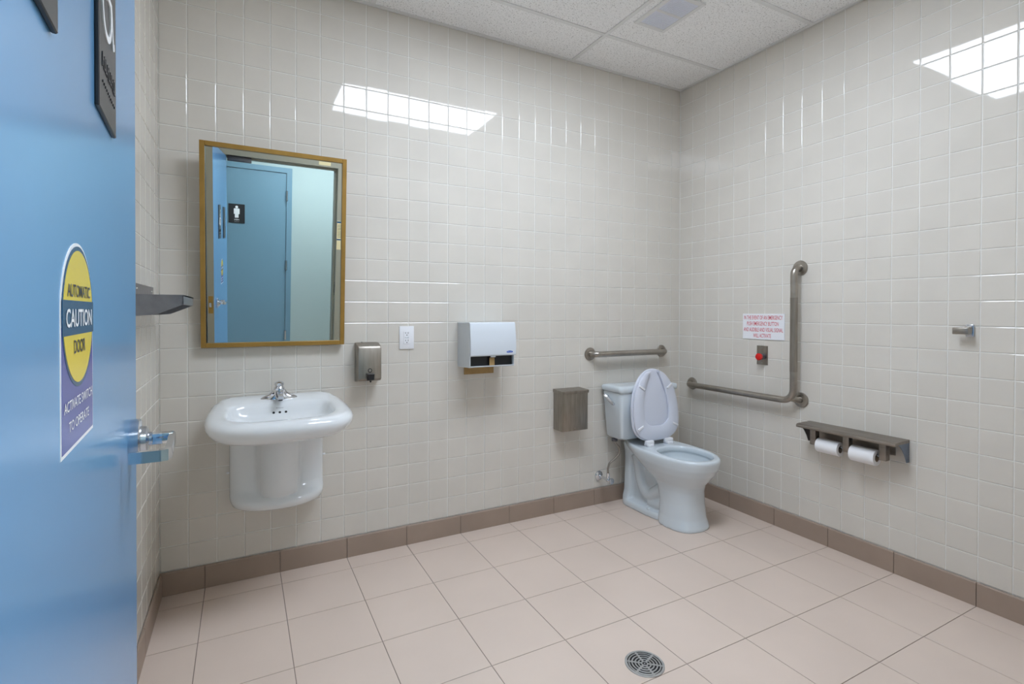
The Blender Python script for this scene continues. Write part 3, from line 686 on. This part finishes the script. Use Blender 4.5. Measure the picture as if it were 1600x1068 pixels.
for z in (0.932, 1.020): MB().lathe([(0.003, 0), (0.0025, 0.0012)], (-0.004, -0.649, z), (-1,0,0), 10).build('screw', 'chrome_satin', t)
MB().lathe([(0.018, 0), (0.018, 0.010), (0.013, 0.012), (0.011, 0.030)], (-0.004, -0.657, 0.969), (-1,0,0), 24).build('collar', 'steel_dark', t)
MB().lathe([(0.010, 0.028), (0.019, 0.031), (0.0205, 0.037), (0.0205, 0.044), (0.017, 0.049), (0.008, 0.0515), (0.001, 0.052)], (-0.004, -0.657, 0.969), (-1,0,0), 30).build('button', 'red', t)

# ------------------------------------------------------------------ toilet paper shelf and rolls
t = thing('toilet_paper_shelf', 'brown-grey steel shelf with two toilet paper spindles', 'shelf', (0, -1.167, 0.53))
MB().prism([(-0.002, 0.628), (-0.002, 0.643), (-0.110, 0.640), (-0.121, 0.636), (-0.123, 0.630), (-0.121, 0.6225), (-0.116, 0.6225), (-0.112, 0.628)], -0.936, -1.402, 'y').build('shelf_top', 'steel_shelf', t, 0)
MB().box(-0.004, 0, -0.990, -1.346, 0.556, 0.629).build('back_plate', 'steel_shelf', t, 0)
for y0, m_ in ((-0.940, 'steel_dark'), (-1.3985, 'steel_blue')):
    cv = [(-0.0015, 0.628), (-0.098, 0.628), (-0.080, 0.618), (-0.060, 0.600), (-0.040, 0.572), (-0.026, 0.545), (-0.022, 0.538), (-0.0015, 0.538)]
    eb = MB().prism(cv, y0, y0-0.003, 'y').build('end_bracket', m_, t, 0)
    for z in (0.60, 0.565): MB().lathe([(0.004, 0), (0.003, 0.002)], (-0.022, y0, z), (0,1,0), 10).build('screw', 'steel', eb)
PX0, PX1 = -0.086, -0.050
for y in (-1.003, -1.168, -1.331): MB().rbox(PX0, PX1, y-0.015, y+0.015, 0.538, 0.629, 0.003, 2).build('post', 'steel_shelf', t)
RZ, RX = 0.551, -0.066
for k, (ya, yb_, rad, lb) in enumerate(((-1.023, -1.133, 0.036, 'white toilet paper roll nearer the L-shaped grab bar'), (-1.188, -1.300, 0.038, 'slightly larger white toilet paper roll farther from the toilet'))):
    MB().tube([(RX, ya+0.012, RZ), (RX, yb_-0.024, RZ)], 0.007, 14).build('spindle', 'chrome_satin', t)
    rl = thing('toilet_paper_roll', lb, 'toilet paper', (RX, (ya+yb_)/2, RZ-rad), group='toilet paper rolls on the shelf')
    z0 = RZ-0.010
    MB().loft([[(RX+r_*math.cos(2*math.pi*i/40), y, z0+r_*math.sin(2*math.pi*i/40)) for i in range(40)] for y, r_ in ((ya, 0.019), (ya, rad-0.001), (ya-0.001, rad), (yb_+0.001, rad), (yb_, rad-0.001), (yb_, 0.019), (ya, 0.019))], False, False).build('paper', 'paper', rl, 40)
    MB().loft([[(RX+r_*math.cos(2*math.pi*i/32), y, z0+r_*math.sin(2*math.pi*i/32)) for i in range(32)] for y, r_ in ((ya-0.001, 0.0188), (yb_+0.001, 0.0188), (yb_+0.001, 0.0178), (ya-0.001, 0.0178), (ya-0.001, 0.0188))], False, False).build('core', 'cardboard', rl, 40)

# ------------------------------------------------------------------ coat hook
t = thing('coat_hook', 'small grey metal coat hook high on the right wall', 'hook', (0, -1.617, 1.13))
MB().rbox(-0.010, 0, -1.634, -1.606, 1.128, 1.180, 0.003).build('plate', 'chrome_satin', t)
MB().rbox(-0.036, -0.008, -1.629, -1.611, 1.140, 1.172, 0.003).build('neck', 'steel', t)
MB().rbox(-0.050, -0.034, -1.630, -1.574, 1.138, 1.167, 0.004).build('peg', 'steel', t)

# ------------------------------------------------------------------ shelf on the left wall
t = thing('utility_shelf', 'grey steel utility shelf on the left wall behind the door edge', 'shelf', (XL, -0.375, 1.21))
sx1 = XL+0.139; sy0, sy1 = -0.569, -0.178
MB().rbox(XL+0.001, sx1, sy0+0.003, sy1-0.003, 1.278, 1.284, 0.001, 1).build('shelf_top', 'steel_mid', t)
MB().rbox(XL, XL+0.003, sy0, sy1, 1.215, 1.322, 0.001, 1).build('wall_flange', 'steel_mid', t)
MB().rbox(sx1-0.004, sx1, sy0, sy1, 1.250, 1.284, 0.001, 1).build('front_lip', 'steel_mid', t)
for y in (sy0, sy1-0.003): MB().prism([(XL+0.002, 1.2835), (sx1-0.001, 1.2835), (sx1-0.001, 1.251), (XL+0.060, 1.216), (XL+0.002, 1.212)], y, y+0.003, 'y').build('end_bracket', 'steel_mid', t, 0)
for y in (-0.53, -0.215): MB().lathe([(0.005, 0), (0.004, 0.002)], (XL+0.003, y, 1.303), (1,0,0), 12).build('screw', 'steel', t)

# ------------------------------------------------------------------ toilet
TX = -0.457
t = thing('toilet', 'white two-piece toilet with raised seat in the corner', 'toilet', (TX, -0.05, 0))
def tring(yb, yf, hw, z, nf=2.15, nb=3.0, ym=None, n=56): return sring(TX, yb, yf, hw, z, nf, nb, ym, n)
body = MB()
# front column, bowl, deck and cavity as one closed surface
R_ = [tring(-0.36, -0.613, 0.130, 0.000, 2.5, 3, -0.47), tring(-0.36, -0.613, 0.130, 0.012, 2.5, 3, -0.47), tring(-0.36, -0.598, 0.121, 0.06, 2.3, 3, -0.47), tring(-0.36, -0.592, 0.114, 0.14, 2.3, 3, -0.46),
      tring(-0.34, -0.592, 0.112, 0.21, 2.3, 3, -0.45), tring(-0.31, -0.600, 0.118, 0.245, 2.3, 3, -0.44), tring(-0.26, -0.630, 0.140, 0.280, 2.2, 3, -0.43), tring(-0.20, -0.662, 0.162, 0.318, 2.2, 3, -0.42),
      tring(-0.12, -0.684, 0.174, 0.355, 2.15, 3, -0.42), tring(-0.05, -0.692, 0.178, 0.385, 2.15, 3.0, -0.42), tring(-0.035, -0.694, 0.178, 0.402, 2.15, 3.0, -0.42), tring(-0.035, -0.690, 0.174, 0.411, 2.15, 3.0, -0.42), tring(-0.04, -0.682, 0.166, 0.414, 2.15, 3.0, -0.42),
      tring(-0.325, -0.656, 0.136, 0.413, 2.1, 2.4, -0.49), tring(-0.330, -0.650, 0.131, 0.406, 2.1, 2.4, -0.49), tring(-0.332, -0.647, 0.129, 0.385, 2.1, 2.4, -0.49),
      tring(-0.322, -0.655, 0.137, 0.378, 2.1, 2.4, -0.49), tring(-0.328, -0.650, 0.132, 0.345, 2.1, 2.4, -0.49), tring(-0.355, -0.610, 0.108, 0.30, 2.1, 2.4, -0.48), tring(-0.39, -0.55, 0.07, 0.265, 2.1, 2.2, -0.46), tring(-0.43, -0.48, 0.02, 0.258, 2, 2, -0.455)]
bw = MB().loft(R_)
# pinch the back of the upper rings so the deck is narrower towards the tank
for i, p in enumerate(bw.v):
    if p.y > -0.38 and p.z > 0.25:
        k = min(1, (p.y+0.38)/0.30); p.x = TX+(p.x-TX)*(1-0.22*k*k)
body.loft([bw.v[k:k+56] for k in range(0, len(bw.v), 56)])
# rear pedestal
body.loft([sring(TX, -0.045, yf, hw, z, 3, 5, -0.20, 48) for hw, z, yf in ((0.118, 0.0, -0.45), (0.118, 0.026, -0.45), (0.110, 0.040, -0.45), (0.070, 0.052, -0.45), (0.062, 0.10, -0.42), (0.060, 0.20, -0.39), (0.060, 0.25, -0.33), (0.062, 0.30, -0.29), (0.075, 0.37, -0.28), (0.10, 0.395, -0.28))])
body.loft([sring(TX, -0.05, -0.125, hw, z, 4, 5, -0.088, 40) for hw, z in ((0.106, 0.0), (0.104, 0.05), (0.092, 0.09), (0.084, 0.28), (0.086, 0.34), (0.10, 0.395))])
# trapway relief on both flanks
for sx in (-1, 1):
    X0 = TX+sx*0.052
    pth = catmull([(X0, -0.375, 0.185), (X0, -0.325, 0.145), (X0, -0.27, 0.112), (X0, -0.215, 0.135), (X0, -0.185, 0.20), (X0, -0.17, 0.27), (X0, -0.15, 0.33)], 6)
    body.tube(pth, 0.040, 14)
    body.tube(catmull([(X0, -0.42, 0.10), (X0+sx*0.006, -0.34, 0.075), (X0, -0.27, 0.06)], 5), 0.034, 12)
bo = body.build('bowl', 'ceramic_toilet', t, 0)
rm = bo.modifiers.new('merge', 'REMESH'); rm.mode = 'VOXEL'; rm.voxel_size = 0.0048; rm.use_smooth_shade = True
sm = bo.modifiers.new('soften', 'SMOOTH'); sm.factor = 0.5; sm.iterations = 7
MB().loft([sring(TX, -0.378, -0.575, 0.088, 0.3025, 2.1, 2.3, -0.47, 40)], True, False).build('water', 'water', t, 0)
for sx in (-1, 1): MB().lathe([(0.013, 0), (0.0125, 0.009), (0.007, 0.014), (0.001, 0.015)], (TX+sx*0.098, -0.30, 0.038), (0,0,1), 18).build('bolt_cap', 'ceramic_toilet', t)
# tank
def rr_ring(yb, yf, hw, z, cr=0.022, n=5):
    yc = (yb+yf)/2; return [(TX-0.004+a, yc+b, z) for a, b in rrect(2*hw, abs(yb-yf), cr, n)]
MB().loft([rr_ring(-0.040, -0.165, 0.185, 0.437, 0.03), rr_ring(-0.030, -0.178, 0.202, 0.441, 0.03), rr_ring(-0.026, -0.184, 0.209, 0.452), rr_ring(-0.022, -0.194, 0.222, 0.60), rr_ring(-0.020, -0.200, 0.232, 0.728), rr_ring(-0.022, -0.198, 0.229, 0.734)]).build('tank', 'ceramic_toilet', t, 35)
MB().loft([rr_ring(-0.014, -0.206, 0.236, 0.7345), rr_ring(-0.011, -0.209, 0.240, 0.739), rr_ring(-0.011, -0.209, 0.240, 0.760), rr_ring(-0.015, -0.204, 0.235, 0.7685), rr_ring(-0.035, -0.180, 0.205, 0.7735), rr_ring(-0.08, -0.13, 0.12, 0.7745, 0.01)]).build('tank_lid', 'ceramic_toilet', t, 50)
lx = TX-0.004-0.228
le = MB().lathe([(0.015, 0), (0.014, 0.006), (0.008, 0.009), (0.007, 0.018)], (lx+0.002, -0.075, 0.694), (-1,0,0), 20)
le.loft([[(lx-0.018+dx, y, z+dz) for dx, dz in ((-0.002, h), (0.004, h*0.9), (0.006, -h*0.9), (-0.002, -h), (-0.009, -h*0.4), (-0.009, h*0.4))] for y, z, h in ((-0.058, 0.704, 0.009), (-0.075, 0.699, 0.015), (-0.105, 0.685, 0.014), (-0.13, 0.671, 0.012), (-0.15, 0.664, 0.010), (-0.157, 0.663, 0.005))])
le.build('flush_lever', 'chrome', t, 40)
# seat and cover, raised and leaning on the tank
so = Vector((TX, -0.278, 0.432)); ln_ = math.radians(5.5)
sv = Vector((0, math.sin(ln_), math.cos(ln_))); sn = Vector((0, -math.cos(ln_), math.sin(ln_))); su = Vector((1, 0, 0))
def spt(a, b, c): return so+su*a+sv*b+sn*c
def egg(t_, L, W, v0, vw):
    """outline from top (t=0) round to the top again; v up, widest at vw"""
    a = 2*math.pi*t_; c, s = math.cos(a), math.sin(a)
    if c >= 0: v = vw+(L-vw)*c; x = W*s
    else:
        e = 4.2; v = vw-(vw-v0)*abs(c)**(2/e); x = W*math.copysign(abs(s)**(2/e), s)
        x *= 1-0.27*(abs(c)**2.0)
    return x, v
cov = []
for sc, c in ((0.90, -0.034), (0.97, -0.033), (1.0, -0.029), (1.0, -0.020), (0.985, -0.0165), (0.95, -0.0155)):
    cov.append([spt(*( (lambda q: (q[0]*sc, 0.21+(q[1]-0.21)*sc, c))(egg(k/72, 0.448, 0.184, 0.006, 0.185)) )) for k in range(72)])
MB().loft(cov).build('cover', 'seat_plastic', t, 50)
rings = []
N = 84; g0 = 0.030
for k in range(N+1):
    tt = g0+(1-2*g0)*k/N
    xo, vo = egg(tt, 0.442, 0.180, 0.012, 0.185)
    ti = 0.075+(1-0.15)*k/N
    xi, vi = egg(ti, 0.415, 0.102, 0.098, 0.195)
    if k < 14 or k > N-14:
        w_ = 1-(k if k < 14 else N-k)/14; w_ = w_*w_*(3-2*w_)
        sg_ = 1 if xo > 0 else -1
        xi = xi*(1-w_)+sg_*0.034*w_; vi = vi*(1-w_)+0.425*w_
    cr_ = []
    for f, c in ((0.0, -0.012), (0.0, -0.002), (0.10, 0.003), (0.5, 0.0055), (0.90, 0.003), (1.0, -0.002), (1.0, -0.012), (0.5, -0.0135)):
        cr_.append(spt(xo+(xi-xo)*f, vo+(vi-vo)*f, c))
    rings.append(cr_)
se = MB().loft(rings).build('seat', 'seat_plastic', t, 45)
for a, v, ang in ((-0.112, 0.335, -32), (0.112, 0.335, 32), (-0.142, 0.095, 25), (0.142, 0.095, -25)):
    x = MB().rbox(-0.024, 0.024, -0.006, 0.006, 0.0025, 0.010, 0.002)
    ca, sa = math.cos(math.radians(ang)), math.sin(math.radians(ang))
    x.v = [spt(a+p.x*ca-p.y*sa, v+p.x*sa+p.y*ca, p.z) for p in x.v]; x.build('bumper', 'white_plastic', se)
for sx in (-1, 1):
    hx = TX+sx*0.078
    MB().rbox(hx-0.022, hx+0.022, -0.300, -0.255, 0.412, 0.428, 0.004).rbox(hx-0.030, hx+0.030, -0.292, -0.266, 0.420, 0.448, 0.006).build('hinge', 'white_plastic', t)

# supply valve and braided hose
t = thing('water_supply_valve', 'chrome stop valve with braided hose rising to the toilet tank', 'valve', (-0.703, 0, 0.17))
MB().lathe([(0.030, 0), (0.029, 0.006), (0.020, 0.013), (0.012, 0.016)], (-0.703, 0, 0.180), (0,-1,0), 28).build('escutcheon', 'chrome', t)
MB().tube([(-0.703, -0.010, 0.180), (-0.703, -0.095, 0.180)], 0.009, 14).build('stub', 'chrome', t)
vb = MB().lathe([(0.013, 0), (0.014, 0.012), (0.014, 0.03), (0.010, 0.034)], (-0.703, -0.078, 0.180), (0,-1,0), 18).tube([(-0.703, -0.095, 0.18), (-0.703, -0.095, 0.222)], 0.010, 14).build('valve_body', 'chrome', t)
MB().lathe([(0.006, 0), (0.006, 0.012), (0.018, 0.014), (0.018, 0.020), (0.004, 0.023)], (-0.703, -0.112, 0.180), (0,-1,0), 18).build('oval_handle', 'chrome_satin', vb)
hose = catmull([(-0.703, -0.095, 0.215), (-0.704, -0.096, 0.252), (-0.690, -0.098, 0.285), (-0.648, -0.10, 0.310), (-0.618, -0.10, 0.340), (-0.622, -0.10, 0.375), (-0.650, -0.10, 0.405), (-0.656, -0.10, 0.425)], 8)
MB().tube(hose, 0.0065, 10).build('hose', 'steel', t)
MB().lathe([(0.017, 0), (0.019, 0.004), (0.019, 0.016), (0.015, 0.018)], (-0.656, -0.10, 0.4185), (0,0,1), 12).build('coupling', 'steel_dark', t)

# ------------------------------------------------------------------ floor drain
t = thing('floor_drain', 'round steel floor drain with slotted ring grate', 'drain', (-1.487, -1.277, 0))
dcx, dcy = -1.487, -1.277
MB().lathe([(0.063, 0.0), (0.063, 0.0004)], (dcx, dcy, 0.0003), (0,0,1), 48).build('dark_sump', 'black', t, 0)
def annulus(mb, r0_, r1_, z0, z1, n=64):
    return mb.loft([[(dcx+r_*math.cos(2*math.pi*i/n), dcy+r_*math.sin(2*math.pi*i/n), z) for i in range(n)] for r_, z in ((r0_, z0), (r1_, z0), (r1_, z1-0.0006), (r1_-0.0008, z1), (r0_+0.0004, z1), (r0_, z1-0.0006), (r0_, z0))], False, False)
annulus(MB(), 0.0595, 0.068, 0.0, 0.0028).build('rim', 'steel_drain', t, 30)
g = MB()
for r_ in (0.0100, 0.0212, 0.0322, 0.0432, 0.0540): annulus(g, r_-0.0024, r_+0.0024, 0.0009, 0.0022)
annulus(g, 0.0002, 0.0030, 0.0009, 0.0022, 24)
for k in range(6):
    a = math.radians(60*k+20); c, s = math.cos(a), math.sin(a); h = 0.0035
    g.add([(dcx+c*r_-s*e*h, dcy+s*r_+c*e*h, z) for r_, e, z in ((0.008, -1, 0.0009), (0.061, -1, 0.0009), (0.061, 1, 0.0009), (0.008, 1, 0.0009), (0.008, -1, 0.0023), (0.061, -1, 0.0023), (0.061, 1, 0.0023), (0.008, 1, 0.0023))], [(0,3,2,1),(4,5,6,7),(0,1,5,4),(1,2,6,5),(2,3,7,6),(3,0,4,7)])
g.build('grate', 'steel_drain', t, 30)
